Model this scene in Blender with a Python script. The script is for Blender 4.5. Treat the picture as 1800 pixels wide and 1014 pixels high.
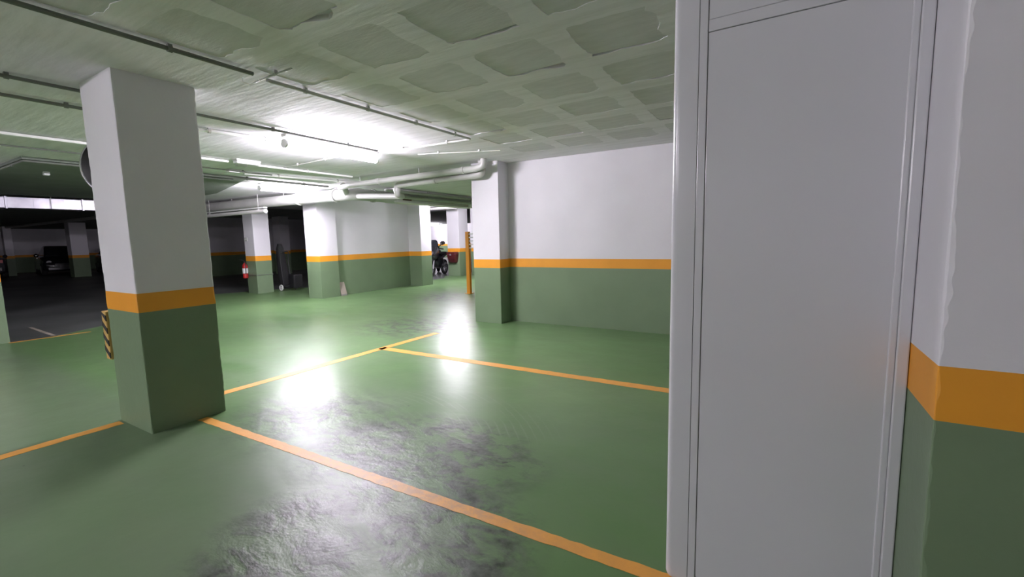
import bpy, bmesh, math, random
from mathutils import Vector, Matrix, noise as mnoise
for o in list(bpy.data.objects): bpy.data.objects.remove(o)
S = bpy.context.scene
C = S.collection
random.seed(7)
# ------------------------------------------------------------------ camera, world, exposure
FPX = 784.4
r_ = Vector((0.85808132, 0.51301216, -0.02269288)); u_ = Vector((-0.0383077, 0.10801785, 0.99341062)); f_ = Vector((-0.51208297, 0.85155779, -0.11234041))
cd = bpy.data.cameras.new('camera'); cam = bpy.data.objects.new('camera', cd); C.objects.link(cam)
cd.sensor_width = 36.0; cd.lens = FPX / 1800 * 36.0; cd.clip_start = 0.05; cd.clip_end = 200
cam.matrix_world = Matrix(((r_.x, u_.x, -f_.x, 0), (r_.y, u_.y, -f_.y, 0), (r_.z, u_.z, -f_.z, 1.3609), (0, 0, 0, 1)))
S.camera = cam
w = bpy.data.worlds.new('world'); S.world = w; w.use_nodes = True
w.node_tree.nodes['Background'].inputs[0].default_value = (0, 0, 0, 1)
S.view_settings.view_transform = 'Standard'; S.view_settings.look = 'None'
S.view_settings.gamma = 1.0; S.view_settings.use_curve_mapping = False
S.view_settings.exposure = 0.0
LAMP = 305.0           # emission of a fluorescent diffuser
LAMPCOL = (1.0, 0.925, 1.05, 1)
ZC = 2.55             # ceiling height
Z0, Z1 = 0.893, 1.03  # orange band
# ------------------------------------------------------------------ materials
M = {}
def mat(name, col, rough=0.6, var=0.08, vscale=3.0, bump=0.0, bscale=40.0, metal=0.0, emit=None, spec=0.5, stretch=None, coat=0.0, col2=None):
    m = bpy.data.materials.new(name); m.use_nodes = True
    nt = m.node_tree; b = nt.nodes['Principled BSDF']
    b.inputs['Roughness'].default_value = rough; b.inputs['Metallic'].default_value = metal
    b.inputs['Specular IOR Level'].default_value = spec; b.inputs['Coat Weight'].default_value = coat
    tc = nt.nodes.new('ShaderNodeTexCoord'); mp = nt.nodes.new('ShaderNodeMapping')
    nt.links.new(tc.outputs['Object'], mp.inputs[0])
    if stretch: mp.inputs['Scale'].default_value = stretch
    n = nt.nodes.new('ShaderNodeTexNoise'); n.inputs['Scale'].default_value = vscale; n.inputs['Detail'].default_value = 6
    nt.links.new(mp.outputs[0], n.inputs['Vector'])
    rp = nt.nodes.new('ShaderNodeValToRGB')
    rp.color_ramp.elements[0].position = 0.3; rp.color_ramp.elements[1].position = 0.7
    c2 = col2 or tuple(c * (1 - 2 * var) for c in col)
    rp.color_ramp.elements[0].color = (*c2, 1); rp.color_ramp.elements[1].color = (*col, 1)
    nt.links.new(n.outputs['Fac'], rp.inputs[0]); nt.links.new(rp.outputs[0], b.inputs['Base Color'])
    if bump > 0:
        n2 = nt.nodes.new('ShaderNodeTexNoise'); n2.inputs['Scale'].default_value = bscale; n2.inputs['Detail'].default_value = 8
        nt.links.new(mp.outputs[0], n2.inputs['Vector'])
        bp = nt.nodes.new('ShaderNodeBump'); bp.inputs['Strength'].default_value = bump; bp.inputs['Distance'].default_value = 0.01
        nt.links.new(n2.outputs['Fac'], bp.inputs['Height']); nt.links.new(bp.outputs[0], b.inputs['Normal'])
    if emit:
        b.inputs['Emission Color'].default_value = LAMPCOL; b.inputs['Emission Strength'].default_value = emit
    M[name] = m
    return m
mat('white_paint', (0.76, 0.742, 0.785), 0.55, 0.03, 2.0, 0.12, 30)
mat('orange_paint', (0.86, 0.36, 0.028), 0.5, 0.05, 3.0, 0.12, 30)
mat('green_paint', (0.180, 0.255, 0.150), 0.42, 0.05, 2.5, 0.15, 25)
mat('door_white', (0.67, 0.665, 0.70), 0.20, 0.015, 1.5, 0.03, 300)
mat('door_gap', (0.42, 0.42, 0.44), 0.6)
mat('conduit_grey', (0.52, 0.53, 0.50), 0.45, 0.06, 6)
mat('conduit_dark', (0.17, 0.18, 0.16), 0.55, 0.08, 6)
mat('conduit_white', (0.80, 0.80, 0.78), 0.4, 0.04, 6)
mat('pipe_white', (0.56, 0.56, 0.54), 0.4, 0.06, 4)
mat('housing_white', (0.82, 0.82, 0.82), 0.4, 0.02)
mat('lamp_lit', (0.9, 0.9, 0.9), 0.4, 0.0, emit=LAMP)
mat('lamp_off', (0.80, 0.78, 0.77), 0.35, 0.02)
mat('galvanised', (0.40, 0.39, 0.43), 0.33, 0.25, 2.0, metal=0.9)
mat('pan', (0.755, 0.735, 0.775), 0.85, 0.07, 4, 0.2, 14, stretch=(1, 4, 1))
mat('shade_grey', (0.20, 0.225, 0.195), 0.9, 0.08, 3, 0.3, 12)  # ceiling tone with the shade of the unlit parts put in
mat('beam_grey', (0.78, 0.77, 0.77), 0.8, 0.06, 3, 0.3, 12)
mat('black_plastic', (0.012, 0.012, 0.014), 0.45, 0.1)
mat('black_fabric', (0.006, 0.006, 0.007), 0.85, 0.1, 20)
mat('rubber', (0.02, 0.02, 0.02), 0.8)
mat('car_black', (0.012, 0.012, 0.016), 0.25, 0.02, coat=0.6)
mat('car_grey', (0.05, 0.05, 0.058), 0.3, 0.02, coat=0.6)
mat('glass_dark', (0.02, 0.022, 0.028), 0.08, 0.0)
mat('chrome', (0.8, 0.8, 0.82), 0.12, 0.02, metal=1.0)
mat('silver', (0.42, 0.42, 0.44), 0.3, 0.05, metal=0.6)
mat('lens', (0.7, 0.7, 0.72), 0.1, 0.02)
mat('red_paint', (0.42, 0.02, 0.02), 0.35, 0.05)
mat('dark_red', (0.08, 0.012, 0.014), 0.35, 0.06)
mat('orange_steel', (0.74, 0.30, 0.02), 0.45, 0.06)
mat('yellow_foam', (0.62, 0.40, 0.12), 0.7, 0.1)
mat('black_foam', (0.025, 0.025, 0.025), 0.8, 0.1)
mat('board', (0.36, 0.31, 0.26), 0.8, 0.1)
mat('wheel_white', (0.62, 0.63, 0.60), 0.5, 0.05)
mat('sign_white', (0.7, 0.7, 0.7), 0.5, 0.02)
mat('mark_black', (0.02, 0.02, 0.02), 0.5)
mat('dark_floor_shade', (0.12, 0.126, 0.124), 0.5, 0.15, 0.6, 0.2, 20, col2=(0.04, 0.043, 0.042))  # floor tone darkened to carry the shade of the unlit area

class G:                                   # tiny node-graph helper
    def __init__(s, name):
        s.m = bpy.data.materials.new(name); s.m.use_nodes = True; s.nt = s.m.node_tree
        s.b = s.nt.nodes['Principled BSDF']; M[name] = s.m
        s.tc = s.nt.nodes.new('ShaderNodeTexCoord')
    def n(s, t, **k):
        x = s.nt.nodes.new(t)
        for a, v in k.items(): setattr(x, a, v)
        return x
    def l(s, a, b): s.nt.links.new(a, b)
    def noise(s, scale, detail=6, stretch=None, rough=0.5, dist=0.0):
        n = s.n('ShaderNodeTexNoise'); n.inputs['Scale'].default_value = scale; n.inputs['Detail'].default_value = detail
        n.inputs['Roughness'].default_value = rough; n.inputs['Distortion'].default_value = dist
        if stretch:
            mp = s.n('ShaderNodeMapping'); mp.inputs['Scale'].default_value = stretch[:3]
            if len(stretch) > 3: mp.inputs['Rotation'].default_value = (0, 0, stretch[3])
            s.l(s.tc.outputs['Object'], mp.inputs[0]); s.l(mp.outputs[0], n.inputs['Vector'])
        else: s.l(s.tc.outputs['Object'], n.inputs['Vector'])
        return n.outputs['Fac']
    def ramp(s, v, a, b, ca=0.0, cb=1.0):
        m = s.n('ShaderNodeMapRange'); m.inputs[1].default_value = a; m.inputs[2].default_value = b
        m.inputs[3].default_value = ca; m.inputs[4].default_value = cb; s.l(v, m.inputs[0]); return m.outputs[0]
    def math(s, op, a, b):
        m = s.n('ShaderNodeMath', operation=op)
        for i, v in enumerate((a, b)):
            if isinstance(v, (int, float)): m.inputs[i].default_value = v
            else: s.l(v, m.inputs[i])
        return m.outputs[0]
    def mix(s, fac, a, b):
        m = s.n('ShaderNodeMix', data_type='RGBA'); s.l(fac, m.inputs[0])
        for i, v in ((6, a), (7, b)):
            if isinstance(v, tuple): m.inputs[i].default_value = (*v, 1)
            else: s.l(v, m.inputs[i])
        return m.outputs[2]
    def spot(s, x, y, rx, ry, soft=1.0, rot=0.0):   # 1 at the centre, 0 at the rim of an ellipse
        mp = s.n('ShaderNodeMapping', vector_type='TEXTURE'); mp.inputs['Location'].default_value = (x, y, 0)
        mp.inputs['Scale'].default_value = (rx, ry, 1); mp.inputs['Rotation'].default_value = (0, 0, rot)
        s.l(s.tc.outputs['Object'], mp.inputs[0])
        g = s.n('ShaderNodeTexGradient', gradient_type='SPHERICAL'); s.l(mp.outputs[0], g.inputs[0]); return g.outputs['Fac']
# floor: green epoxy, scuffed dark and rough in the turning spot of the bay, glossy
g = G('floor_green')
n1 = g.noise(0.7, 5); n2 = g.noise(1.6, 4, (1, 2.2, 1, 0.5)); n3 = g.noise(15, 5, None, 0.6); n4 = g.noise(4.5, 9, (1, 1.6, 1, 0.5), 0.66, 0.3)
base = g.mix(g.ramp(n1, 0.35, 0.65), (0.098, 0.186, 0.070), (0.128, 0.226, 0.090))
base = g.mix(g.ramp(n2, 0.40, 0.75, 0, 0.45), base, (0.140, 0.20, 0.112))
sep = g.n('ShaderNodeSeparateXYZ'); g.l(g.tc.outputs['Object'], sep.inputs[0])
near = g.math('MULTIPLY', g.ramp(sep.outputs[1], 1.75, 1.45), g.ramp(sep.outputs[0], -0.6, -1.5))
base = g.mix(g.math('MULTIPLY', near, 0.5), base, (0.125, 0.15, 0.112))
wa = g.spot(-1.55, 1.26, 0.85, 0.72, rot=0.5); wb = g.spot(-1.98, 2.02, 0.95, 0.66, rot=0.15); wc = g.spot(-3.1, 2.1, 0.9, 0.7); wd = g.math('MAXIMUM', g.spot(-4.9, 5.2, 1.3, 1.0), g.spot(-7.0, 8.2, 0.7, 1.3, rot=0.6))
worn = g.math('MAXIMUM', g.math('MULTIPLY', wa, 1.25), wb); worn = g.math('MAXIMUM', worn, g.math('MULTIPLY', wc, 0.5)); worn = g.math('MAXIMUM', worn, g.math('MULTIPLY', wd, 0.6))
wm = g.math('MULTIPLY', g.ramp(worn, 0.0, 0.35), g.ramp(n4, 0.44, 0.56))
grey = g.mix(g.ramp(n3, 0.35, 0.65), (0.022, 0.025, 0.022), (0.115, 0.125, 0.112))
base = g.mix(g.math('MULTIPLY', wm, 0.85), base, grey)
wv = g.n('ShaderNodeTexWave', wave_type='RINGS', rings_direction='Z'); wv.inputs['Scale'].default_value = 5.5; wv.inputs['Distortion'].default_value = 1.2; wv.inputs['Detail'].default_value = 3
mpw = g.n('ShaderNodeMapping'); mpw.inputs['Location'].default_value = (2.9, -1.4, 0); g.l(g.tc.outputs['Object'], mpw.inputs[0]); g.l(mpw.outputs[0], wv.inputs['Vector'])
arcm = g.math('MULTIPLY', g.ramp(wv.outputs['Fac'], 0.86, 0.97), g.math('MULTIPLY', g.ramp(g.spot(-2.1, 2.65, 1.0, 0.6), 0.1, 0.5), g.ramp(n2, 0.45, 0.6)))
base = g.mix(g.math('MULTIPLY', arcm, 0.22), base, (0.26, 0.33, 0.24))
chip = g.ramp(g.noise(9, 3), 0.735, 0.76); base = g.mix(g.math('MULTIPLY', chip, 0.8), base, (0.03, 0.035, 0.03))
g.l(base, g.b.inputs['Base Color'])
pud = g.spot(-7.1, 8.3, 0.55, 1.1, rot=0.6)
pudm = g.ramp(g.math('MULTIPLY', pud, g.ramp(n2, 0.3, 0.6)), 0.1, 0.25)
ro = g.math('ADD', g.ramp(n2, 0.3, 0.7, 0.283, 0.35), g.math('MULTIPLY', wm, 0.0)); ro = g.math('SUBTRACT', ro, g.math('MULTIPLY', pudm, 0.0))
g.l(ro, g.b.inputs['Roughness']); g.b.inputs['Specular IOR Level'].default_value = 0.27
h = g.math('ADD', g.math('MULTIPLY', g.noise(2.2, 4), 1.0), g.math('MULTIPLY', n4, g.ramp(worn, 0.0, 0.5, 0.0, 1.1)))
h = g.math('ADD', h, g.math('MULTIPLY', n3, g.ramp(worn, 0.0, 0.5, 0.0, 0.30)))
bp = g.n('ShaderNodeBump'); bp.inputs['Strength'].default_value = 0.55; bp.inputs['Distance'].default_value = 0.012
g.l(h, bp.inputs['Height']); g.l(bp.outputs[0], g.b.inputs['Normal'])
# ceiling: board-marked grey-green concrete paint
g = G('ceiling_paint')
s1 = g.noise(2.5, 8, (1.0, 6.0, 1)); s2 = g.noise(1.1, 4); s3 = g.noise(30, 6)
cb = g.mix(g.ramp(s2, 0.35, 0.65), (0.83, 0.80, 0.86), (0.89, 0.86, 0.92)); st = g.ramp(g.spot(-4.0, 3.3, 2.6, 2.4), 0.0, 0.45, 0.25, 0.8); s4 = g.noise(1.7, 10, (0.8, 7.0, 1), 0.65); cb = g.mix(g.math('MULTIPLY', g.ramp(s4, 0.47, 0.62), st), cb, (0.52, 0.51, 0.52))
g.l(cb, g.b.inputs['Base Color']); g.b.inputs['Roughness'].default_value = 0.8
h = g.math('ADD', g.math('MULTIPLY', s1, 1.0), g.math('MULTIPLY', s3, 0.12))
bp = g.n('ShaderNodeBump'); bp.inputs['Strength'].default_value = 0.3; bp.inputs['Distance'].default_value = 0.02
g.l(h, bp.inputs['Height']); g.l(bp.outputs[0], g.b.inputs['Normal'])
# floor line: orange road paint, scuffed
g = G('line_paint')
k1 = g.noise(6, 8, None, 0.7); k2 = g.noise(40, 5)
lb = g.mix(g.ramp(k1, 0.3, 0.7), (0.62, 0.30, 0.065), (0.78, 0.36, 0.055))
lw = g.math('MULTIPLY', g.ramp(g.spot(-1.75, 1.6, 1.1, 0.7), 0, 0.5), g.ramp(g.noise(14, 8, None, 0.7), 0.45, 0.6))
lb = g.mix(g.math('MULTIPLY', lw, 0.45), lb, (0.33, 0.22, 0.14)); g.l(lb, g.b.inputs['Base Color'])
g.b.inputs['Roughness'].default_value = 0.45
bp = g.n('ShaderNodeBump'); bp.inputs['Strength'].default_value = 0.35; bp.inputs['Distance'].default_value = 0.008
g.l(k1, bp.inputs['Height']); g.l(bp.outputs[0], g.b.inputs['Normal'])

# ------------------------------------------------------------------ mesh helpers (world coordinates)
def nb(): return bmesh.new()
def box(bm, x0, x1, y0, y1, z0, z1, bev=0.0, seg=2):
    r = bmesh.ops.create_cube(bm, size=1.0)
    bmesh.ops.scale(bm, vec=(x1 - x0, y1 - y0, z1 - z0), verts=r['verts'])
    bmesh.ops.translate(bm, vec=((x0 + x1) / 2, (y0 + y1) / 2, (z0 + z1) / 2), verts=r['verts'])
    if bev > 0:
        es = list({e for v in r['verts'] for e in v.link_edges})
        bmesh.ops.bevel(bm, geom=es, offset=bev, segments=seg, affect='EDGES', profile=0.5)
    return bm
def ring(c, d, r, n, ref=None):
    d = d.normalized(); a = ref or (Vector((0, 0, 1)) if abs(d.z) < 0.9 else Vector((1, 0, 0)))
    e1 = d.cross(a).normalized(); e2 = d.cross(e1).normalized()
    return [c + e1 * (r * math.cos(2 * math.pi * k / n)) + e2 * (r * math.sin(2 * math.pi * k / n)) for k in range(n)]
def loft(bm, rings, cap=True, closed=False):
    vs = [[bm.verts.new(p) for p in rg] for rg in rings]; n = len(rings[0])
    seq = list(range(len(vs) - 1)) + ([len(vs) - 1] if closed else [])
    for i in seq:
        a, b = vs[i], vs[(i + 1) % len(vs)]
        for k in range(n):
            try: bm.faces.new((a[k], a[(k + 1) % n], b[(k + 1) % n], b[k]))
            except ValueError: pass
    if cap and not closed:
        try: bm.faces.new(list(reversed(vs[0]))); bm.faces.new(vs[-1])
        except ValueError: pass
    return bm
def tube(bm, pts, r, n=10, fillet=0.0):
    P = [Vector(p) for p in pts]
    if fillet > 0 and len(P) > 2:
        Q = [P[0]]
        for i in range(1, len(P) - 1):
            a = (P[i - 1] - P[i]).normalized(); b = (P[i + 1] - P[i]).normalized()
            A = P[i] + a * fillet; B = P[i] + b * fillet
            for k in range(7):
                t = k / 6; Q.append(A * (1 - t) ** 2 + P[i] * 2 * t * (1 - t) + B * t ** 2)
        Q.append(P[-1]); P = Q
    R = []
    ref = None
    for i, p in enumerate(P):
        d = (P[min(i + 1, len(P) - 1)] - P[max(i - 1, 0)]).normalized()
        if ref is None: ref = Vector((0, 0, 1)) if abs(d.z) < 0.9 else Vector((1, 0, 0))
        e1 = d.cross(ref).normalized(); e2 = e1.cross(d).normalized(); ref = e2
        R.append([p + e1 * (r * math.cos(2 * math.pi * k / n)) + e2 * (r * math.sin(2 * math.pi * k / n)) for k in range(n)])
    return loft(bm, R)
def lathe(bm, c, axis, prof, n=24):      # prof: list of (offset along axis, radius)
    c = Vector(c); a = Vector(axis).normalized()
    return loft(bm, [ring(c + a * t, a, max(r, 1e-4), n) for t, r in prof])
def prism(bm, pts2, fn, d0, d1):          # extrude a 2D outline; fn(u, v, d) -> point
    return loft(bm, [[Vector(fn(u, v, d)) for u, v in pts2] for d in (d0, d1)])
OFF = {}
def obj(name, bm, m, parent=None, smooth=False, label=None):
    off = OFF.get(parent.name, Vector()) if parent else Vector()
    bmesh.ops.recalc_face_normals(bm, faces=bm.faces)
    for v in bm.verts: v.co -= off
    me = bpy.data.meshes.new(name); bm.to_mesh(me); bm.free()
    if isinstance(m, str): m = M[m]
    me.materials.append(m)
    if smooth:
        me.polygons.foreach_set('use_smooth', [True] * len(me.polygons))
        try: me.set_sharp_from_angle(angle=math.radians(40))
        except Exception: pass
    o = bpy.data.objects.new(name, me); C.objects.link(o)
    if parent: o.parent = parent
    OFF[o.name] = off
    if label: o['label'] = label
    return o
def thing(name, label, cat, loc=(0, 0, 0), group=None, kind=None):
    o = bpy.data.objects.new(name, None); C.objects.link(o); o.location = loc; o.empty_display_size = 0.1
    OFF[o.name] = Vector(loc); o['label'] = label
    if cat: o['category'] = cat
    if group: o['group'] = group
    if kind: o['kind'] = kind
    return o
def tag(o, label, cat=None, group=None, kind=None):
    o['label'] = label
    if cat: o['category'] = cat
    if group: o['group'] = group
    if kind: o['kind'] = kind
    return o

# ------------------------------------------------------------------ floor with its painted lines
FX0, FX1, FY0, FY1 = -38.0, 2.6, -8.0, 27.6
floor = obj('floor', box(nb(), FX0, FX1, FY0, FY1, -0.1, 0.0), 'floor_green')
tag(floor, 'glossy green epoxy floor of the garage, scuffed grey near the camera', kind='structure')
def strip(pts, name, label, m='line_paint', z=0.0015, seed=0, jag=0.004):   # a painted strip between two edges with slightly ragged sides
    rnd = random.Random(seed); bm = nb(); (ax, ay), (bx, by), wd = pts
    d = Vector((bx - ax, by - ay)); L = d.length; d.normalize(); nrm = Vector((-d.y, d.x)); N = max(2, int(L / 0.05)); rows = []
    for i in range(N + 1):
        c = Vector((ax, ay)) + d * (L * i / N); a = c + nrm * (wd / 2 + rnd.uniform(-jag, jag)); b = c - nrm * (wd / 2 + rnd.uniform(-jag, jag))
        rows.append([Vector((a.x, a.y, z)), Vector((b.x, b.y, z)), Vector((b.x, b.y, -0.002)), Vector((a.x, a.y, -0.002))])
    return obj(name, loft(bm, rows), m, floor, label=label)
strip(((-3.86, 1.638), (-0.26, 1.70), 0.072), 'parking_line', 'orange line running from the near pillar to the white door', seed=1)
strip(((-4.33, 3.92), (1.5, 3.95), 0.115), 'parking_line', 'orange line across the bays in front of the white and green wall', seed=2)
strip(((-4.36, 1.85), (-4.28, 4.95), 0.105), 'parking_line', 'orange line along the aisle beyond the near pillar', seed=3)
strip(((-4.34, -7.0), (-4.36, 1.29), 0.095), 'parking_line', 'orange line along the aisle left of the near pillar', seed=4)
strip(((-9.64, 1.7), (-9.60, 2.6), 0.06), 'parking_line', 'thin far orange line at the edge of the dark floor', seed=5)
strip(((-9.75, 2.2), (-11.2, 2.25), 0.05), 'parking_line', 'faint worn line on the dark floor', 'board', seed=6)
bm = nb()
outl = [(-37.9, -7.9), (-9.70, -7.9), (-9.68, 2.2), (-10.15, 2.95), (-11.6, 4.5), (-13.5, 6.1), (-12.95, 7.5), (-12.45, 8.4), (-10.2, 8.6), (-10.2, 12.3), (-10.75, 13.0), (-10.75, 27.2), (-37.9, 27.2)]  # outline follows the edge of the light; shade is painted inside it
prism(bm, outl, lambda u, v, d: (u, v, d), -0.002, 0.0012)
obj('floor_shade', bm, 'dark_floor_shade', floor, label='floor beyond the green lane with shade put into its colour')

# ------------------------------------------------------------------ ceiling with filled coffers
RX0, RY0, CP, NI, NJ = -3.21, -0.91, 0.665, 7, 10      # waffle zone: origin, pitch, cells in x and y
RX1, RY1 = RX0 + CP * NI, RY0 + CP * NJ
bm = nb(); box(bm, FX0, FX1, FY0, FY1, ZC + .03, ZC + .18)
for q in ((FX0, RX0, FY0, FY1), (RX1, FX1, FY0, FY1), (RX0, RX1, FY0, RY0), (RX0, RX1, RY1, FY1)): box(bm, *q, ZC, ZC + .03)
ceiling = obj('ceiling', bm, 'ceiling_paint')
tag(ceiling, 'grey-green painted concrete waffle ceiling', kind='structure')
rnd = random.Random(11); ribs = nb()
panmesh = bpy.data.meshes.new('ceiling_panel'); pb = box(nb(), -.30, .30, -.30, .30, 0, .008); pb.to_mesh(panmesh); pb.free(); panmesh.materials.append(M['pan'])
for i in range(NI):
    for j in range(NJ):
        cx, cy = RX0 + CP * (i + .5), RY0 + CP * (j + .5); hs = CP / 2; N = 12
        hx = rnd.uniform(.235, .26); hy = rnd.uniform(.225, .255); shift = rnd.uniform(-.02, .02)
        outer, inner = [], []
        cor = [(-1, -1), (1, -1), (1, 1), (-1, 1)]
        nib = rnd.random(); nx = rnd.uniform(.3, .9)
        for e in range(4):
            A, B = cor[e], cor[(e + 1) % 4]
            for q in range(N):
                t = q / N; ux, uy = A[0] * (1 - t) + B[0] * t, A[1] * (1 - t) + B[1] * t
                outer.append((cx + ux * hs, cy + uy * hs))
                kx = 1 - .10 * rnd.random() * (abs(ux) * abs(uy)) ** 3
                x = ux * hx * kx + rnd.uniform(-.007, .007); y = uy * hy * kx + shift + rnd.uniform(-.006, .006)
                if e == 1: x += .022 * math.sin(t * 9 + i * 2 + j) * rnd.random()
                if e == 2 and nib < .6: y += .035 * math.exp(-((ux - nx) / .3) ** 2)
                if e == 2: y += .012 * math.sin(ux * 5 + j * 1.7 + i)
                inner.append((cx + x, cy + y))
        top = ribs
        vo = [top.verts.new((x, y, ZC)) for x, y in outer]; vi = [top.verts.new((x, y, ZC)) for x, y in inner]; vu = [top.verts.new((x, y, ZC + .03)) for x, y in inner]
        n = len(vo)
        for q in range(n):
            w_ = (q + 1) % n; top.faces.new((vo[q], vo[w_], vi[w_], vi[q])); top.faces.new((vi[q], vi[w_], vu[w_], vu[q]))
        p = bpy.data.objects.new('ceiling_panel', panmesh); C.objects.link(p); p.parent = ceiling
        crack = rnd.random() < .45
        if crack:      # the panel has slipped back from the far rib: a dark gap is left
            slit = rnd.uniform(.006, .016); p.location = (cx, cy + shift + hy - .30 - slit, ZC + .003); p.rotation_euler = (.004, 0, rnd.choice((-1, 1)) * rnd.uniform(.03, .06))
        else: p.location = (cx, cy, ZC + rnd.uniform(.001, .003)); p.rotation_euler = (0, rnd.uniform(-.002, .002), 0)
obj('ceiling_rib_grid', ribs, 'ceiling_paint', ceiling, label='plastered ribs between the ceiling panels')
bm = nb(); box(bm, FX0 + .2, -14.9, FY0 + .2, 14.6, ZC - .012, ZC + .01); box(bm, FX0 + .2, -10.3, 14.6, 27.2, ZC - .012, ZC + .01); obj('ceiling_shade', bm, 'shade_grey', ceiling, label='ceiling slab coloured dark for the shade over the unlit part')  # dark sheet added so the unlit ceiling reads as shade
bm = nb(); prism(bm, [(-8.4, 1.83), (-8.3, 4.6), (-11.0, 5.4), (-14.0, 5.6), (-14.0, 1.83)], lambda u, v, d: (u, v, d), ZC - 0.035, ZC + .01)  # shadowed ceiling corner, its shade given by the slab colour
obj('corner_shade_slab', bm, 'shade_grey', ceiling, label='dark slab on the ceiling at far left, standing in for shade')
beam = obj('ceiling_beam', box(nb(), -7.95, -7.62, 7.55, 10.62, 2.24, ZC + .01, .01), 'beam_grey', ceiling, label='grey downstand beam over the passage')
obj('ceiling_beam', box(nb(), -7.62, -4.0, 10.36, 10.62, 2.24, ZC + .01, .01), 'beam_grey', ceiling)

# ------------------------------------------------------------------ walls in three paints
SEC = (('green_base', 0.0, Z0, 'green_paint'), ('orange_band', Z0, Z1, 'orange_paint'), ('white_top', Z1, ZC, 'white_paint'))
def wall(name, x0, x1, y0, y1, label, ztop=ZC):
    t = thing(name, label, None, ((x0 + x1) / 2, (y0 + y1) / 2, 0), kind='structure')
    for n, a, b, m in SEC:
        e = 0.001 if n == 'orange_band' else 0.0
        obj(n, box(nb(), x0 - e, x1 + e, y0 - e, y1 + e, a, min(b, ztop)), m, t)
    return t
wall('wall_right', -3.78, 2.5, 6.24, 6.44, 'white wall with orange band and green base at the end of the bays')
wall('wall_aisle', -9.85, -9.6, 7.36, 10.02, 'dim white and green wall along the far side of the aisle')
wall('wall_passage', -10.0, 2.5, 13.72, 13.9, 'far white and green wall seen through the passage')
wall('wall_dark', -21.2, -21.0, 9.2, 16.0, 'dark unlit wall far behind the pillars')
wall('wall_light_block', -13.1, -12.9, 9.0, 14.5, 'unseen partition wall, added to keep passage light off the dark part')  # added out of view, stops the passage lamp reaching the dark wall
wall('wall_far', FX0, 2.5, 27.3, 27.5, 'far end wall lit by a lamp, seen through the passage')
wall('wall_left', FX0, FX0 + 0.2, FY0, 27.3, 'dark far left end wall behind the cars')
wall('wall_behind', FX0, 2.5, FY0, FY0 + 0.2, 'white and green wall behind the camera')
wall('wall_side', 2.3, 2.5, FY0 + .2, 6.24, 'white and green side wall at the right')
wall('wall_return', 0.9, 2.3, 1.62, 1.80, 'short white and green wall beside the right pillar')

# ------------------------------------------------------------------ pillars
def psec(x0, x1, y0, y1, z0, z1, seed, jit, step, ch):
    bm = nb(); N = max(1, int(round((z1 - z0) / step))); rows = []
    for i in range(N + 1):
        z = z0 + (z1 - z0) * i / N; rg = []
        for q, (cx, cy, sx, sy) in enumerate(((x0, y0, 1, 1), (x1, y0, -1, 1), (x1, y1, -1, -1), (x0, y1, 1, -1))):
            k = jit * (mnoise.noise(Vector((z * 23.0, q * 7.3, seed * 3.1))) * 1.2 + 1.5 * mnoise.noise(Vector((z * 5, q * 3.3, seed * 1.7 + 9))))
            c = max(0.002, ch + k)
            a, b = (cx + sx * c, cy), (cx, cy + sy * c)
            if q in (0, 2): a, b = b, a
            m = (cx + sx * c * .3, cy + sy * c * .3)
            rg += [Vector((*a, z)), Vector((*m, z)), Vector((*b, z))]
        rows.append(rg)
    return loft(bm, rows)
def pillar(x0, x1, y0, y1, label, seed=1, jit=0.004, step=0.03, ch=0.007, ztop=ZC, group=None):
    t = thing('pillar', label, 'pillar', ((x0 + x1) / 2, (y0 + y1) / 2, 0), group)
    for n, a, b, m in SEC: obj(n, psec(x0, x1, y0, y1, a, min(b, ztop), seed, jit, step, ch), m, t)
    return t
PG = 'painted concrete pillars'
pillar(-4.43, -3.87, 1.31, 1.82, 'large near pillar in white, orange and green, with a mirror on it', 1, .007, .02, .010, group=PG)
pillar(0.34, 0.90, 1.43, 1.98, 'dim pillar at the right edge, beside the white door', 2, .0075, .012, .010, group=PG)
pillar(-4.29, -3.78, 5.94, 6.44, 'wall pillar at the left end of the white and green wall', 3, .003, .05, group=PG)
pillar(-10.0, -9.49, 6.84, 7.37, 'brightly lit pillar under the far lamp, at the end of the aisle wall', 4, .004, .06, group=PG)
pillar(-9.62, -9.12, 10.0, 10.46, 'dazzling white pillar at the passage, far end of the aisle wall', 5, .003, .1, group=PG)
colC = pillar(-12.72, -12.25, 6.85, 7.30, 'pillar with a red extinguisher, left of the brightly lit one', 6, .004, .06, group=PG)
pillar(-10.68, -10.13, 13.15, 13.7, 'far pillar in the passage with a dark red case on it', 7, .003, .1, group=PG)
pillar(-10.25, -9.67, 1.18, 1.72, 'pillar cut by the left picture edge', 8, .004, .06, group=PG)
pillar(-19.45, -18.95, 11.75, 12.2, 'dark unlit pillar behind the wheeled bag', 9, .003, .1, group=PG)
pillar(-28.8, -28.25, 7.35, 7.95, 'distant dark pillar between the two parked cars', 10, .003, .1, group=PG)
pillar(-34.4, -34.0, 6.35, 6.65, 'distant dark pillar near the left picture edge', 11, .003, .1, group=PG)
bm = nb(); box(bm, -12.735, -12.235, 6.835, 7.315, .50, .515, .004); obj('cord', bm, 'conduit_dark', colC, label='dark cord tied round the pillar')

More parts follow.
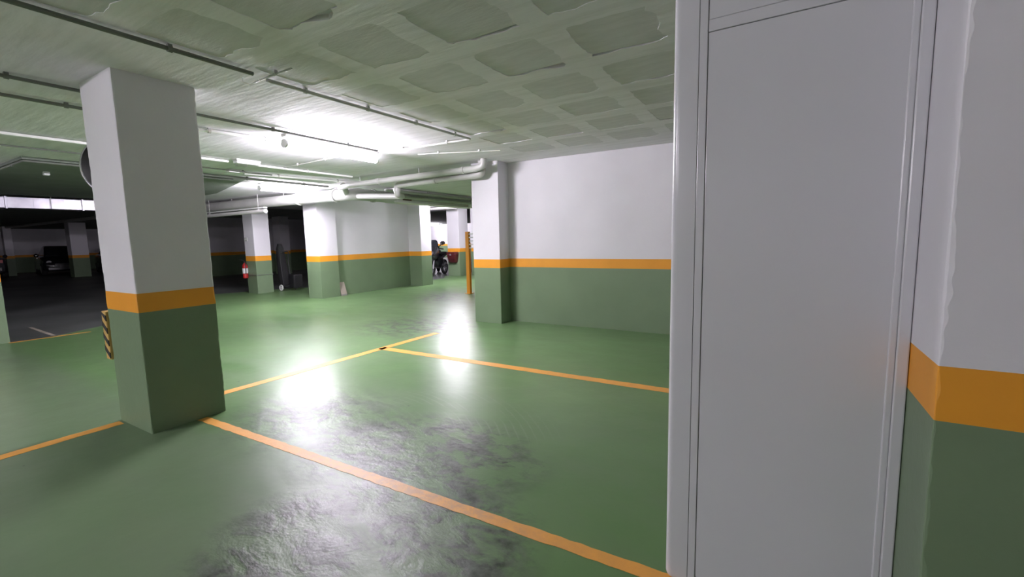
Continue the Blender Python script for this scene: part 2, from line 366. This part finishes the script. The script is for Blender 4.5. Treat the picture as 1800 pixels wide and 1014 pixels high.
# ------------------------------------------------------------------ white door leaf with rounded post
door = thing('door_1', 'white lacquered metal door leaf with rounded left edge, floor to ceiling', None, (0, 1.72, 0), kind='structure')
yf, yb = 1.700, 1.765
prof = []
def arc(cx, cy, r, a0, a1, n=6): return [(cx + r * math.cos(math.radians(a0 + (a1 - a0) * i / n)), cy + r * math.sin(math.radians(a0 + (a1 - a0) * i / n))) for i in range(n + 1)]
prof = arc(-.345 + .026, yf + .026, .026, 180, 270) + [(-.262, yf), (-.262, yb)] + arc(-.345 + .015, yb - .015, .015, 90, 180, 3)
bm = nb(); ins = lambda s: [((x + .30) * s - .30, (y - 1.735) * s + 1.735) for x, y in prof]
loft(bm, [[Vector((x, y, z)) for x, y in ins(s)] for z, s in ((.014, .82), (.020, .94), (.032, 1), (ZC - .002, 1))])
obj('edge_post', bm, 'door_white', door, smooth=True, label='rounded white edge post of the door')
obj('backing', box(nb(), -.264, .338, yf + .014, yb - .012, .03, ZC - .002), 'door_gap', door)
obj('bead', box(nb(), -.2605, -.2345, yf + .001, yf + .02, .018, ZC - .002, .002), 'door_white', door)
obj('bottom_rail', box(nb(), -.2325, .309, yf + .001, yf + .02, .018, .05, .0025), 'door_white', door)
obj('lower_panel', box(nb(), -.2325, .309, yf + .004, yf + .022, .0515, 2.0295, .002), 'door_white', door)
obj('middle_rail', box(nb(), -.2325, .309, yf + .001, yf + .02, 2.031, 2.069, .0025), 'door_white', door)
obj('upper_panel', box(nb(), -.2325, .309, yf + .004, yf + .022, 2.0705, ZC - .004, .002), 'door_white', door)
obj('side_stile', box(nb(), .3085, .3385, yf - .006, yb, .014, ZC - .002, .004), 'door_white', door)
obj('side_bead', box(nb(), .290, .3085, yf - .001, yf + .02, .018, ZC - .002, .004), 'door_white', door)
obj('back_panel', box(nb(), -.262, .338, yb - .012, yb, .014, ZC - .002, .003), 'door_white', door)

# ------------------------------------------------------------------ fluorescent lamps
def lamp(c, L, axis, label, lit=True, w=.055, name='fluorescent_lamp'):
    c = Vector(c); a = Vector((0, 1, 0)) if axis == 'y' else Vector((1, 0, 0)); s = Vector((1, 0, 0)) if axis == 'y' else Vector((0, 1, 0)); up = Vector((0, 0, 1))
    t = thing(name, label, 'lamp', c, 'ceiling fluorescent lamps')
    P = lambda u, v, d: c + a * d + s * u + up * v
    bm = nb(); prism(bm, [(-w * .85, 0), (-w * .85, -.022), (-w * .75, -.03), (w * .75, -.03), (w * .85, -.022), (w * .85, 0)], P, -L / 2, L / 2); obj('housing', bm, 'housing_white', t)
    for e in (-.4, .4):
        bm = nb(); prism(bm, [(-.012, -.02), (-.012, -.07), (.012, -.07), (.012, -.02)], P, L * e - .02, L * e + .02); obj('stem', bm, 'housing_white', t)
    pts = [(w * .9 * math.cos(math.radians(q)), -.095 + .046 * math.sin(math.radians(q))) for q in range(0, 360, 20)]
    bm = nb(); prism(bm, pts, P, -L / 2 + .02, L / 2 - .02); obj('diffuser', bm, 'lamp_lit' if lit else 'lamp_off', t, smooth=True)
    for e in (-1, 1):
        bm = nb(); prism(bm, [(x * 1.06, z * 1.03 + .001) for x, z in pts], P, e * (L / 2 - .022), e * (L / 2 + .004)); obj('end_cap', bm, 'housing_white', t)
    return t
lamp((-4.72, 3.72, ZC - .001), 1.32, 'y', 'bright lit lamp on the ceiling right of the near pillar')
lamp((-8.85, 5.80, ZC - .001), 1.32, 'y', 'second lit lamp farther down the aisle, above the big pipe')
lamp((-8.80, 11.05, ZC - .001), 1.32, 'y', 'lit lamp behind the beam at the passage')
lamp((-10.25, 12.35, ZC - .001), 1.3, 'x', 'unlit white batten just under the beam beyond the passage', lit=False)
lamp((-21.9, 25.2, ZC - .014), 1.5, 'x', 'small distant lit lamp at the far end wall')
lamp((-5.5, -2.1, ZC - .001), 1.32, 'y', 'unseen lamp left of the camera, added to light the near pillar')  # added lamp out of view, lights the faces turned to the camera
lamp((-4.75, -6.2, ZC - .001), 1.32, 'y', 'unseen lamp behind the camera, added for light from behind')  # second added lamp out of view, more light from behind
hb = lamp((-12.05, 6.27, 2.235), 2.9, 'x', 'long unlit white batten in front of the extinguisher pillar', lit=False, w=.05)
for x in (-13.2, -10.9): obj('hanger', tube(nb(), [(x, 6.27, 2.23), (x, 6.27, ZC - .001)], .006, 6), 'conduit_grey', hb)

# ------------------------------------------------------------------ conduits on the ceiling
def conduit(pts, r, m, label, clips=0.9, fillet=.04, name='conduit'):
    pts = [(x, y, min(zz, ZC - r * 1.45 - .002)) for x, y, zz in pts]
    t = thing(name, label, 'conduit', pts[0], 'conduits on the ceiling')
    obj('tube', tube(nb(), pts, r, 8, fillet), m, t, smooth=True)
    for a, b in zip(pts, pts[1:]):
        A, B = Vector(a), Vector(b); L = (B - A).length; d = (B - A).normalized()
        if abs(d.z) > .5: continue
        n = int(L / clips)
        for i in range(n):
            p = A + d * (L * (i + .5) / n)
            bm = nb(); R = []
            for e in (-.012, .012): R.append(ring(p + d * e, d, r * 1.45, 8))
            loft(bm, R); box(bm, p.x - .012, p.x + .012, p.y - .012, p.y + .012, p.z + r * .5, (ZC - .001 if p.z > ZC - .04 else ZC - .036))
            obj('clip', bm, m if m != 'conduit_white' else 'conduit_grey', t)
    return t
z = ZC - .026
conduit([(-3.15, -6, z), (-3.16, 1.86, z)], .014, 'conduit_dark', 'dark conduit crossing the ceiling at top left, above the near pillar')
conduit([(-3.20, 1.98, z), (-3.16, 4.40, z), (-4.55, 4.33, z)], .013, 'conduit_grey', 'grey conduit that turns a corner to the brightest lamp', .55)
conduit([(-3.23, 1.95, z), (-2.86, 1.95, z)], .007, 'conduit_grey', 'short thin conduit branching off right above the near pillar', .3)
conduit([(-4.55, -6, z), (-4.52, 4.22, z)], .013, 'conduit_dark', 'dark conduit passing behind the top of the near pillar to the lamp')
conduit([(-5.10, -6, z), (-5.08, 1.9, z)], .014, 'conduit_dark', 'dark conduit left of the near pillar, second from the mirror')
conduit([(-5.10, 2.2, z), (-4.95, 3.3, z)], .018, 'conduit_white', 'white conduit leading to the brightest lamp from the near pillar', .5)
conduit([(-6.78, -6, z), (-6.72, 3.5, z)], .016, 'conduit_white', 'bright white conduit ending at the near pillar mirror')
conduit([(-6.74, 3.86, z), (-6.68, 5.6, z)], .016, 'conduit_white', 'pale conduit running on from the white ceiling boxes')
conduit([(-7.52, -6, z), (-7.5, 4.6, z)], .010, 'conduit_dark', 'thin dark conduit left of the mirror, below the white one')
z2 = ZC - .055
conduit([(-10.6, 1.86, z2), (-8.42, 1.84, z2), (-8.36, 4.4, z2)], .014, 'conduit_dark', 'dark conduit bent along the edge of the lowered slab')
conduit([(-6.63, 4.28, z), (-5.2, 4.18, z)], .008, 'conduit_grey', 'thin conduit crossing over to the brightest lamp', .7)
conduit([(-4.28, 4.72, z), (-3.25, 5.18, z)], .006, 'conduit_white', 'very thin wire on the ceiling right of the brightest lamp', .5)
conduit([(-7.62, 4.2, z), (-7.2, 6.3, z)], .020, 'conduit_white', 'pale conduit above the second lamp')
conduit([(-8.2, 2.9, ZC - .03), (-8.15, 6.2, ZC - .03)], .022, 'conduit_dark', 'thick dark conduit right of the near pillar before the second lamp')
# boxes on the ceiling
def cbox(x0, x1, y0, y1, h, label):
    t = thing('ceiling_box', label, 'junction box', ((x0 + x1) / 2, (y0 + y1) / 2, ZC), 'white boxes on the ceiling')
    obj('base', box(nb(), x0, x1, y0, y1, ZC - h * .35, ZC + .001, .004), 'conduit_grey', t)
    obj('cover', box(nb(), x0 + .006, x1 - .006, y0 + .006, y1 - .006, ZC - h, ZC - h * .35, .008), 'sign_white', t)
cbox(-6.66, -6.54, 3.52, 3.86, .06, 'largest white box, above the smaller ones right of the near pillar')
cbox(-6.94, -6.84, 3.69, 3.84, .05, 'small white box directly below the largest one')
cbox(-7.62, -7.50, 3.9, 4.08, .05, 'lowest small white box right of the near pillar')
cbox(-9.60, -9.52, 2.28, 2.36, .09, 'small pale box on the lowered slab at far left')
t = thing('cable_end', 'small loose white cable end on the ceiling above the near pillar', 'cable', (-3.35, 1.9, ZC))
obj('wire', tube(nb(), [(-3.36, 1.90, ZC), (-3.36, 1.90, ZC - .03), (-3.33, 1.93, ZC - .045), (-3.28, 1.95, ZC - .03)], .004, 6, .01), 'conduit_white', t)
obj('plug', tube(nb(), [(-3.29, 1.945, ZC - .034), (-3.26, 1.96, ZC - .022)], .007, 8), 'sign_white', t)

# ------------------------------------------------------------------ pipes
def coupling(p, d, r, parent, L=.05):
    p = Vector(p); d = Vector(d)
    lathe(n := nb(), p - d * L / 2, d, [(0, r * 1.0), (0, r * 1.14), (L, r * 1.14), (L, r)], 16); obj('coupling', n, 'pipe_white', parent, smooth=True)
def hanger(p, r, parent):
    bm = nb(); p = Vector(p); tube(bm, [p + Vector((0, 0, r)), (p.x, p.y, ZC)], .006, 6); obj('hanger', bm, 'conduit_grey', parent)
t = thing('drain_pipe', 'thick white drain pipe under the ceiling, above the far pillars', 'pipe', (-7.75, 6.5, 2.36))
obj('pipe', tube(nb(), [(-18.0, 6.5, 2.42), (-7.72, 6.5, 2.355), (-7.72, 7.6, 2.35)], .125, 20, .22), 'pipe_white', t, smooth=True)
obj('pipe_branch', tube(nb(), [(-7.95, 6.5, 2.36), (-7.72, 6.25, 2.44), (-7.55, 6.1, 2.47)], .07, 14, .1), 'pipe_white', t, smooth=True)
coupling((-9.6, 6.5, 2.367), (1, 0, -.006), .127, t); coupling((-8.3, 6.5, 2.36), (1, 0, -.006), .127, t); coupling((-7.72, 7.0, 2.352), (0, 1, 0), .127, t)
for x in (-15, -12.5, -10.2): hanger((x, 6.5, 2.39), .1, t)
t = thing('drain_pipe', 'upper white pipe running left from the top of the wall pillar', 'pipe', (-4.0, 5.68, 2.42))
obj('pipe', tube(nb(), [(-7.55, 6.02, 2.43), (-7.0, 5.80, 2.42), (-4.0, 5.68, 2.42), (-3.86, 5.68, 2.45), (-3.86, 5.68, ZC - .002)], .05, 14, .06), 'pipe_white', t, smooth=True)
coupling((-4.25, 5.69, 2.42), (1, -.04, 0), .051, t); coupling((-6.2, 5.765, 2.42), (1, -.04, 0), .051, t)
for x, y in ((-5.2, 5.73), (-6.7, 5.79)): hanger((x, y, 2.42), .045, t)
t = thing('drain_pipe', 'lower white pipe under the other one, dropping at its left end', 'pipe', (-4.1, 5.80, 2.36))
obj('pipe', tube(nb(), [(-3.98, 5.80, ZC - .002), (-3.98, 5.80, 2.345), (-4.3, 5.82, 2.345), (-6.05, 6.06, 2.365), (-6.05, 6.06, 2.20), (-6.25, 6.4, 2.20), (-7.6, 6.5, 2.30)], .056, 14, .07), 'pipe_white', t, smooth=True)
coupling((-5.0, 5.915, 2.353), (1, -.137, 0), .057, t); coupling((-6.05, 6.06, 2.28), (0, 0, 1), .057, t)
for i, (zz, x, rr) in enumerate(((2.47, -7.50, .035), (2.36, -7.55, .04))):
    t = thing('service_pipe', ('upper' if i == 0 else 'lower') + ' grey service pipe running along the beam over the passage', 'pipe', (x, 8, zz))
    obj('pipe', tube(nb(), [(x, 7.2 + .3 * i, zz), (x, 10.36, zz)], rr, 12), 'conduit_grey', t, smooth=True)
    for yy in (8.2, 9.6): obj('bracket', box(nb(), -7.63, x, yy - .015, yy + .015, zz - .012, zz + .012), 'conduit_dark', t)
    hanger((x, 8.6, zz), rr, t)
o = obj('vent_grille', box(nb(), -7.62, -7.598, 7.8, 8.08, 2.30, 2.40, .004), 'dark_red', beam, label='small dark brown grille on the beam')
t = thing('overhead_pipe', 'long pale pipe in the dark, at far left under the duct', 'pipe', (-22, 6.5, 2.47))
obj('pipe', tube(nb(), [(-36, 6.5, 2.49), (-19.5, 6.5, 2.46)], .06, 12), 'pipe_white', t, smooth=True)
for x in (-33, -28, -23.5): hanger((x, 6.5, 2.48), .05, t)
# galvanised duct
t = thing('ventilation_duct', 'silver rectangular ventilation duct at far left', 'duct', (-14.6, 2, 2.26))
ys = [-5.6, -4.2, -2.8, -1.4, 0, 1.4, 2.8, 4.05, 5.4]
for a, b in zip(ys, ys[1:]):
    obj('duct_section', box(nb(), -14.8, -14.4, a + .004, b - .004, 2.262, 2.498, .004), 'galvanised', t)
    obj('flange', box(nb(), -14.82, -14.38, b - .018, b + .018, 2.245, 2.515, .004), 'galvanised', t)
    for yy in (a + .45, a + .95):
        bm = nb(); prism(bm, [(yy - .03, 2.27), (yy + .03, 2.27), (yy + .03, 2.49), (yy - .03, 2.49)], lambda u, v, d: (d, u, v), -14.402, -14.394); obj('stiffening_rib', bm, 'galvanised', t)
    for xx in (-14.83, -14.37): obj('hanger', tube(nb(), [(xx, a + .7, 2.26), (xx, a + .7, ZC)], .006, 6), 'conduit_grey', t)

# ------------------------------------------------------------------ convex mirror on the near pillar
mc = Vector((-4.60, 1.60, 2.01)); ax = Vector((-.86, .45, -.22)).normalized()
t = thing('traffic_mirror', 'round convex traffic mirror seen from behind, on the near pillar', 'mirror', mc)
obj('back_shell', lathe(nb(), mc, ax, [(-.055, .02), (-.05, .12), (-.03, .22), (0, .285)], 40), 'black_plastic', t, smooth=True)
obj('rim', loft(nb(), [ring(mc + ax * (.004 + .009 * math.sin(a)), ax, .286 + .008 * math.cos(a), 40) for a in [2 * math.pi * k / 8 for k in range(8)]], closed=True), 'chrome', t, smooth=True)
obj('mirror_glass', lathe(nb(), mc, ax, [(.004, .28), (.03, .24), (.055, .16), (.068, .08), (.072, .005)], 40), 'chrome', t, smooth=True)
obj('bracket_arm', tube(nb(), [mc - ax * .05, (-4.50, 1.62, 2.02), (-4.425, 1.62, 2.0)], .016, 8), 'conduit_dark', t)
obj('wall_plate', box(nb(), -4.445, -4.43, 1.56, 1.68, 1.93, 2.07, .004), 'conduit_dark', t)
# hazard guard
t = thing('corner_guard', 'yellow and black striped foam guard on the near pillar', 'corner guard', (-4.46, 1.4, .48))
obj('foam_strip', box(nb(), -4.515, -4.431, 1.295, 1.44, .49, .87, .008), 'yellow_foam', t)
for i in range(4):
    zz = .50 + i * .098; bm = nb()
    prism(bm, [(-4.5165, zz + .06), (-4.4325, zz), (-4.4325, zz + .045), (-4.5165, zz + .105)], lambda u, v, d: (u, d, min(v, .868)), 1.2935, 1.4415)
    obj('black_stripe', bm, 'black_foam', t)

# ------------------------------------------------------------------ things by the far pillars
t = thing('fire_extinguisher', 'red fire extinguisher hanging on the far pillar', 'fire extinguisher', (-12.66, 6.77, .42))
e = (-12.655, 6.77)
obj('cylinder', lathe(nb(), (*e, .42), (0, 0, 1), [(0, .05), (.01, .066), (.34, .066), (.39, .045), (.41, .022), (.43, .022)], 20), 'red_paint', t, smooth=True)
obj('valve', box(nb(), e[0] - .02, e[0] + .02, e[1] - .02, e[1] + .02, .85, .89, .005), 'black_plastic', t)
obj('handle', tube(nb(), [(e[0], e[1], .89), (e[0] - .02, e[1] - .06, .93), (e[0] - .05, e[1] - .10, .93)], .009, 6), 'black_plastic', t)
obj('hose', tube(nb(), [(e[0] + .02, e[1], .87), (e[0] + .09, e[1] - .02, .84), (e[0] + .085, e[1] - .03, .55)], .010, 8, .03), 'rubber', t)
obj('label_plate', lathe(nb(), (*e, .56), (0, 0, 1), [(0, .0668), (.14, .0668)], 20), 'sign_white', t)
obj('bracket', box(nb(), e[0] - .02, e[0] + .02, 6.80, 6.851, .60, .72), 'conduit_dark', t)
t = thing('small_sign', 'small grey sign above the extinguisher on the far pillar', 'sign', (-12.62, 6.84, 1.5))
obj('plate', box(nb(), -12.70, -12.56, 6.838, 6.851, 1.44, 1.54, .003), 'conduit_grey', t)
obj('symbol', box(nb(), -12.67, -12.59, 6.835, 6.839, 1.465, 1.515), 'sign_white', t)
# black wheeled bag
t = thing('wheeled_bag', 'tall black wheeled bag with pale wheels, beside the far pillar', 'trolley', (-12.25, 7.75, 0))
bm = nb(); R = []
for zz, cx, cy, hw, hd in ((.14, -12.36, 7.72, .10, .10), (.2, -12.37, 7.72, .13, .12), (.55, -12.42, 7.72, .135, .12), (.8, -12.46, 7.72, .115, .11), (.95, -12.48, 7.72, .10, .11), (1.2, -12.5, 7.72, .09, .09), (1.35, -12.5, 7.72, .04, .05)):
    R.append([Vector((cx + hw * math.copysign(abs(math.cos(a)) ** .6, math.cos(a)), cy + hd * math.copysign(abs(math.sin(a)) ** .6, math.sin(a)), zz)) for a in [2 * math.pi * k / 20 for k in range(20)]])
bag = obj('bag_body', loft(bm, R), 'black_fabric', t, smooth=True)
bm = nb(); box(bm, -12.20, -11.93, 7.72, 8.0, .06, .46, .03); obj('lower_box', bm, 'black_plastic', t)
for yy in (7.52, 7.96):
    wl = obj('wheel', loft(nb(), [ring(Vector((-12.25 + .0, yy, .09)) + Vector((0, .02 * math.sin(a), 0)), Vector((0, 1, 0)), .072 + .02 * math.cos(a), 24) for a in [2 * math.pi * k / 8 for k in range(8)]], closed=True), 'wheel_white', t, smooth=True)
    obj('hub', lathe(nb(), (-12.25, yy - .012, .09), (0, 1, 0), [(0, .03), (.024, .03)], 16), 'wheel_white', wl)
    for k in range(5):
        a = 2 * math.pi * k / 5; obj('spoke', tube(nb(), [(-12.25, yy, .09), (-12.25 + .065 * math.cos(a), yy, .09 + .065 * math.sin(a))], .006, 6), 'wheel_white', wl)
obj('axle', tube(nb(), [(-12.25, 7.52, .09), (-12.25, 7.96, .09)], .012, 8), 'black_plastic', t)
obj('frame', tube(nb(), [(-12.05, 7.6, .08), (-12.25, 7.6, .12), (-12.34, 7.6, .9), (-12.28, 7.6, 1.12), (-12.28, 7.84, 1.12), (-12.34, 7.84, .9), (-12.25, 7.84, .12), (-12.05, 7.84, .08)], .012, 8, .04), 'black_plastic', t)
obj('grip', tube(nb(), [(-12.28, 7.63, 1.12), (-12.28, 7.81, 1.12)], .019, 8), 'rubber', t)
# board leaning at the lit pillar
t = thing('leaning_board', 'small brown board leaning beside the brightly lit pillar', 'board', (-9.55, 7.5, 0))
bm = nb(); prism(bm, [(-9.485, 0), (-9.465, 0), (-9.575, .34), (-9.595, .34)], lambda u, v, d: (u, d, v), 7.39, 7.56); obj('panel', bm, 'board', t)
bm = nb(); prism(bm, [(-9.475, .01), (-9.460, .01), (-9.468, .04), (-9.482, .04)], lambda u, v, d: (u, d, v), 7.39, 7.56); obj('edge_strip', bm, 'conduit_dark', t)
# orange upright rack at the passage
t = thing('orange_rack', 'tall orange steel upright with rungs, left of the wall pillar', 'rack', (-6.6, 9.0, 0))
for x in (-6.67, -6.27): obj('upright', box(nb(), x - .05, x + .05, 8.97, 9.05, 0, 1.54, .006), 'orange_steel', t)
for k in range(5): obj('rung', box(nb(), -6.63, -6.31, 8.985, 9.035, 1.13 + .085 * k, 1.155 + .085 * k), 'conduit_grey', t)
for x in (-6.67, -6.27): obj('foot', box(nb(), x - .08, x + .08, 8.93, 9.09, 0, .012), 'orange_steel', t)
# dark red case on the far pillar
t = thing('wall_case', 'dark red rounded case fixed on the far pillar in the passage', 'case', (-10.38, 13.0, .55))
bm = nb(); R = []
for zz, hw, d in ((.48, .10, .05), (.52, .17, .12), (.65, .20, .17), (.78, .22, .20), (.80, .225, .205)): R.append([Vector((-10.40 - hw, 13.16, zz)), Vector((-10.40 - hw, 13.16 - d * .7, zz)), Vector((-10.40 - hw * .8, 13.16 - d, zz)), Vector((-10.40 + hw * .8, 13.16 - d, zz)), Vector((-10.40 + hw, 13.16 - d * .7, zz)), Vector((-10.40 + hw, 13.16, zz))])
obj('body', loft(bm, R), 'dark_red', t)
bm = nb(); R = []
for zz, s in ((.805, 1), (.86, 1), (.90, .86)): R.append([Vector((-10.40 + x * s, 13.16 + y * s, zz)) for x, y in ((-.23, 0), (-.23, -.15), (-.18, -.21), (.18, -.21), (.23, -.15), (.23, 0))])
obj('lid', loft(bm, R), 'dark_red', t)
obj('latch', box(nb(), -10.43, -10.37, 12.935, 12.96, .77, .83), 'silver', t)
# notice boards far behind the extinguisher pillar
t = thing('notice_board', 'two small pale notices high on the dark wall', 'notice', (-20.99, 13.3, 1.8))
for zz in (1.50, 1.86): obj('sheet', box(nb(), -21.0, -20.98, 12.75, 13.15, zz, zz + .30), 'sign_white', t)

# ------------------------------------------------------------------ motorcycle beyond the passage
def W(c, rz):                     # local -> world transform
    M4 = Matrix.Translation(Vector(c)) @ Matrix.Rotation(rz, 4, 'Z')
    return lambda *p: M4 @ Vector(p)
def motorcycle(c, rz, label):
    T = W(c, rz); t = thing('motorcycle', label, 'motorcycle', c)
    D = (T(0, 1, 0) - T(0, 0, 0))
    for x in (-.68, .68):
        wl = obj('wheel', loft(nb(), [ring(T(x, .055 * math.sin(a), .30), D, .245 + .055 * math.cos(a), 28) for a in [2 * math.pi * k / 10 for k in range(10)]], closed=True), 'rubber', t, smooth=True)
        obj('rim', loft(nb(), [ring(T(x, .03 * math.sin(a), .30), D, .185 + .018 * math.cos(a), 24) for a in [2 * math.pi * k / 6 for k in range(6)]], closed=True), 'silver', wl, smooth=True)
        for k in range(5):
            a = 2 * math.pi * k / 5; obj('spoke', tube(nb(), [T(x, 0, .30), T(x + .18 * math.cos(a), 0, .30 + .18 * math.sin(a))], .014, 6), 'silver', wl)
    def shell(name, secs, m, e=.65):
        bm = nb(); R = []
        for x, zc, hz, hy in secs: R.append([T(x, hy * math.copysign(abs(math.cos(a)) ** e, math.cos(a)), zc + hz * math.copysign(abs(math.sin(a)) ** e, math.sin(a))) for a in [2 * math.pi * k / 18 for k in range(18)]])
        return obj(name, loft(bm, R), m, t, smooth=True)
    shell('body', [(-.35, .62, .06, .10), (-.2, .58, .2, .15), (.1, .56, .26, .19), (.35, .60, .26, .2), (.5, .66, .18, .14)], 'car_black')
    shell('tank', [(-.12, .86, .05, .10), (0, .90, .10, .16), (.2, .93, .12, .18), (.36, .90, .08, .12)], 'car_grey')
    fa = shell('fairing', [(.32, .88, .26, .14), (.45, .88, .28, .26), (.6, .85, .24, .25), (.78, .78, .12, .15), (.86, .75, .04, .05)], 'car_black')
    for s in (-1, 1): lt = obj('headlight', lathe(nb(), T(.76, s * .085, .80), T(1, s * .3, .15) - T(0, 0, 0), [(0, .05), (.03, .052), (.045, .03)], 14), 'lens', fa, smooth=True)
    bm = nb(); R = []
    for x, zz, hy in ((.66, 1.0, .21), (.56, 1.16, .20), (.46, 1.30, .15), (.41, 1.36, .08)): R.append([T(x - .10 * abs(s), s * hy, zz) for s in (-1, -.6, 0, .6, 1)] + [T(x - .10 * abs(s) - .012, s * hy, zz) for s in (1, .6, 0, -.6, -1)])
    obj('windscreen', loft(bm, R), 'glass_dark', t)
    shell('seat', [(-.72, .86, .03, .07), (-.6, .85, .05, .13), (-.3, .82, .06, .15), (-.08, .82, .04, .11)], 'black_fabric')
    shell('tail', [(-.92, .86, .02, .04), (-.75, .79, .06, .09), (-.45, .74, .07, .13), (-.25, .68, .06, .12)], 'car_grey')
    shell('exhaust', [(-.85, .42, .06, .05), (-.4, .36, .06, .05), (-.1, .3, .03, .03)], 'silver', 1)
    bm = nb(); R = []
    for k in range(8):
        a = math.radians(30 + k * 17); R.append([T(.68 + (.33 + dr) * math.cos(a), y, .30 + (.33 + dr) * math.sin(a)) for y, dr in ((-.08, -.02), (-.05, .012), (.05, .012), (.08, -.02))])
    obj('fender', loft(bm, R), 'silver', t, smooth=True)
    for s in (-1, 1):
        obj('fork', tube(nb(), [T(.68, s * .09, .30), T(.42, s * .09, .98)], .026, 10), 'silver', t)
        mr = obj('mirror_arm', tube(nb(), [T(.5, s * .2, 1.05), T(.47, s * .36, 1.2)], .010, 6), 'black_plastic', t)
        obj('mirror', lathe(nb(), T(.49, s * .40, 1.23), T(1, 0, 0) - T(0, 0, 0), [(0, .03), (.02, .065), (-.005, .075), (-.02, .07)], 14), 'black_plastic', mr, smooth=True)
    obj('handlebar', tube(nb(), [T(.30, -.38, 1.0), T(.42, -.2, 1.03), T(.42, .2, 1.03), T(.30, .38, 1.0)], .014, 8, .05), 'black_plastic', t)
    obj('swing_arm', tube(nb(), [T(-.68, .07, .30), T(-.1, .1, .42)], .03, 8), 'silver', t)
    obj('side_stand', tube(nb(), [T(-.02, .12, .35), T(-.1, .30, .012)], .012, 6), 'black_plastic', t)
    return t
motorcycle((-11.15, 13.1, 0), math.radians(-72), 'black motorcycle parked beyond the passage, nearest the far pillar')
motorcycle((-12.1, 14.1, 0), math.radians(-58), 'black motorcycle parked behind the other one beyond the passage')

# ------------------------------------------------------------------ parked cars in the dark
def car(c, rz, label, paint):
    T = W(c, rz); t = thing('car', label, 'car', c, 'cars parked in the dark'); Dy = T(0, 1, 0) - T(0, 0, 0); Dx = T(1, 0, 0) - T(0, 0, 0)
    # stations along the length: x, half width low, half width belt, z bottom, z belt, half width roof, z roof
    st = [(2.02, .55, .60, .35, .58, .0, 0), (1.95, .72, .74, .24, .68, 0, 0), (1.6, .84, .82, .20, .82, 0, 0), (1.0, .86, .84, .20, .95, 0, 0), (.55, .87, .85, .20, .98, 0, 0), (-.2, .87, .86, .20, .98, 0, 0), (-1.2, .87, .85, .20, 1.0, 0, 0), (-1.75, .85, .80, .22, 1.0, 0, 0), (-2.0, .76, .70, .28, .92, 0, 0), (-2.06, .6, .6, .38, .8, 0, 0)]
    bm = nb(); R = []
    for x, a, b, z0, z1, _, _ in st:
        zm = (z0 + z1) / 2
        R.append([T(x, y, zz) for y, zz in ((-a * .8, z0), (-a, z0 + .08), (-a * 1.01, zm), (-b, z1 - .06), (-b * .82, z1), (b * .82, z1), (b, z1 - .06), (a * 1.01, zm), (a, z0 + .08), (a * .8, z0))])
    obj('body', loft(bm, R), paint, t, smooth=True)
    bm = nb(); cab = [(.95, .70, .94), (.25, .56, 1.44), (-.4, .57, 1.50), (-1.2, .55, 1.46), (-1.85, .68, .97)]
    R = [[T(x, -h, .93), T(x, -h, zt - .03), T(x, -h * .9, zt), T(x, h * .9, zt), T(x, h, zt - .03), T(x, h, .93)] for x, h, zt in cab]
    cb = obj('cabin', loft(bm, R), paint, t, smooth=True)
    def quad(name, P, m, par, th=.012):
        a, b, cc, d = [T(*p) for p in P]; n = (b - a).cross(d - a).normalized() * th; bm = nb()
        loft(bm, [[p - n * .5 for p in (a, b, cc, d)], [p + n for p in (a, b, cc, d)]]); return obj(name, bm, m, par)
    quad('windscreen', [(.90, -.62, .99), (.90, .62, .99), (.30, .50, 1.41), (.30, -.50, 1.41)], 'glass_dark', t)
    quad('rear_window', [(-1.82, .60, 1.01), (-1.82, -.60, 1.01), (-1.27, -.48, 1.42), (-1.27, .48, 1.42)], 'glass_dark', t)
    for s in (-1, 1):
        quad('side_window', [(.62, s * .655, 1.0), (-.35, s * .60, 1.0), (-.35, s * .585, 1.42), (.18, s * .585, 1.38)], 'glass_dark', t)
        quad('side_window', [(-.42, s * .60, 1.0), (-1.5, s * .64, 1.02), (-1.18, s * .57, 1.40), (-.42, s * .585, 1.42)], 'glass_dark', t)
        for x in (1.28, -1.28):
            wl = obj('wheel', lathe(nb(), T(x, s * .66, .31), Dy * s, [(0, .24), (.01, .30), (.05, .315), (.17, .315), (.205, .29), (.21, .2)], 28), 'rubber', t, smooth=True)
            obj('hubcap', lathe(nb(), T(x, s * .865, .31), Dy * s, [(0, .2), (.012, .19), (.018, .06)], 20), 'silver', wl, smooth=True)
        obj('headlight', lathe(nb(), T(1.86, s * .60, .66), T(1, s * .25, .15) - T(0, 0, 0), [(0, .10), (.06, .10), (.09, .06)], 16), 'lens', t, smooth=True)
        obj('tail_light', box_t(T, -2.05, -1.93, s * .62 - .10, s * .62 + .10, .74, .88), 'red_paint', t)
        obj('door_mirror', lathe(nb(), T(.66, s * .93, 1.02), Dx, [(-.09, .03), (-.05, .085), (.03, .09), (.09, .04)], 12), paint, t, smooth=True)
        obj('door_handle', box_t(T, -.22, -.06, s * .865 - .012, s * .865 + .012, .86, .89), 'chrome', t)
    obj('grille', box_t(T, 1.95, 2.025, -.42, .42, .46, .60), 'black_plastic', t); obj('bumper', box_t(T, 1.93, 2.05, -.66, .66, .30, .40), 'car_grey', t)
    obj('number_plate', box_t(T, 2.045, 2.06, -.26, .26, .40, .51), 'car_grey', t); obj('rear_bumper', box_t(T, -2.10, -1.98, -.66, .66, .38, .52), 'car_grey', t)
    return t
def box_t(T, x0, x1, y0, y1, z0, z1):
    bm = nb(); loft(bm, [[T(x, y0, z0), T(x, y1, z0), T(x, y1, z1), T(x, y0, z1)] for x in (x0, x1)]); return bm
car((-33.2, 8.15, 0), math.radians(-8), 'black car facing the camera, left of the distant pillar', 'car_black')
car((-31.0, 10.1, 0), math.radians(-6), 'dark car just left of the near pillar, farthest right of the cars', 'car_black')
car((-33.5, 5.3, 0), math.radians(172), 'dark car with red tail lights near the left picture edge', 'car_grey')
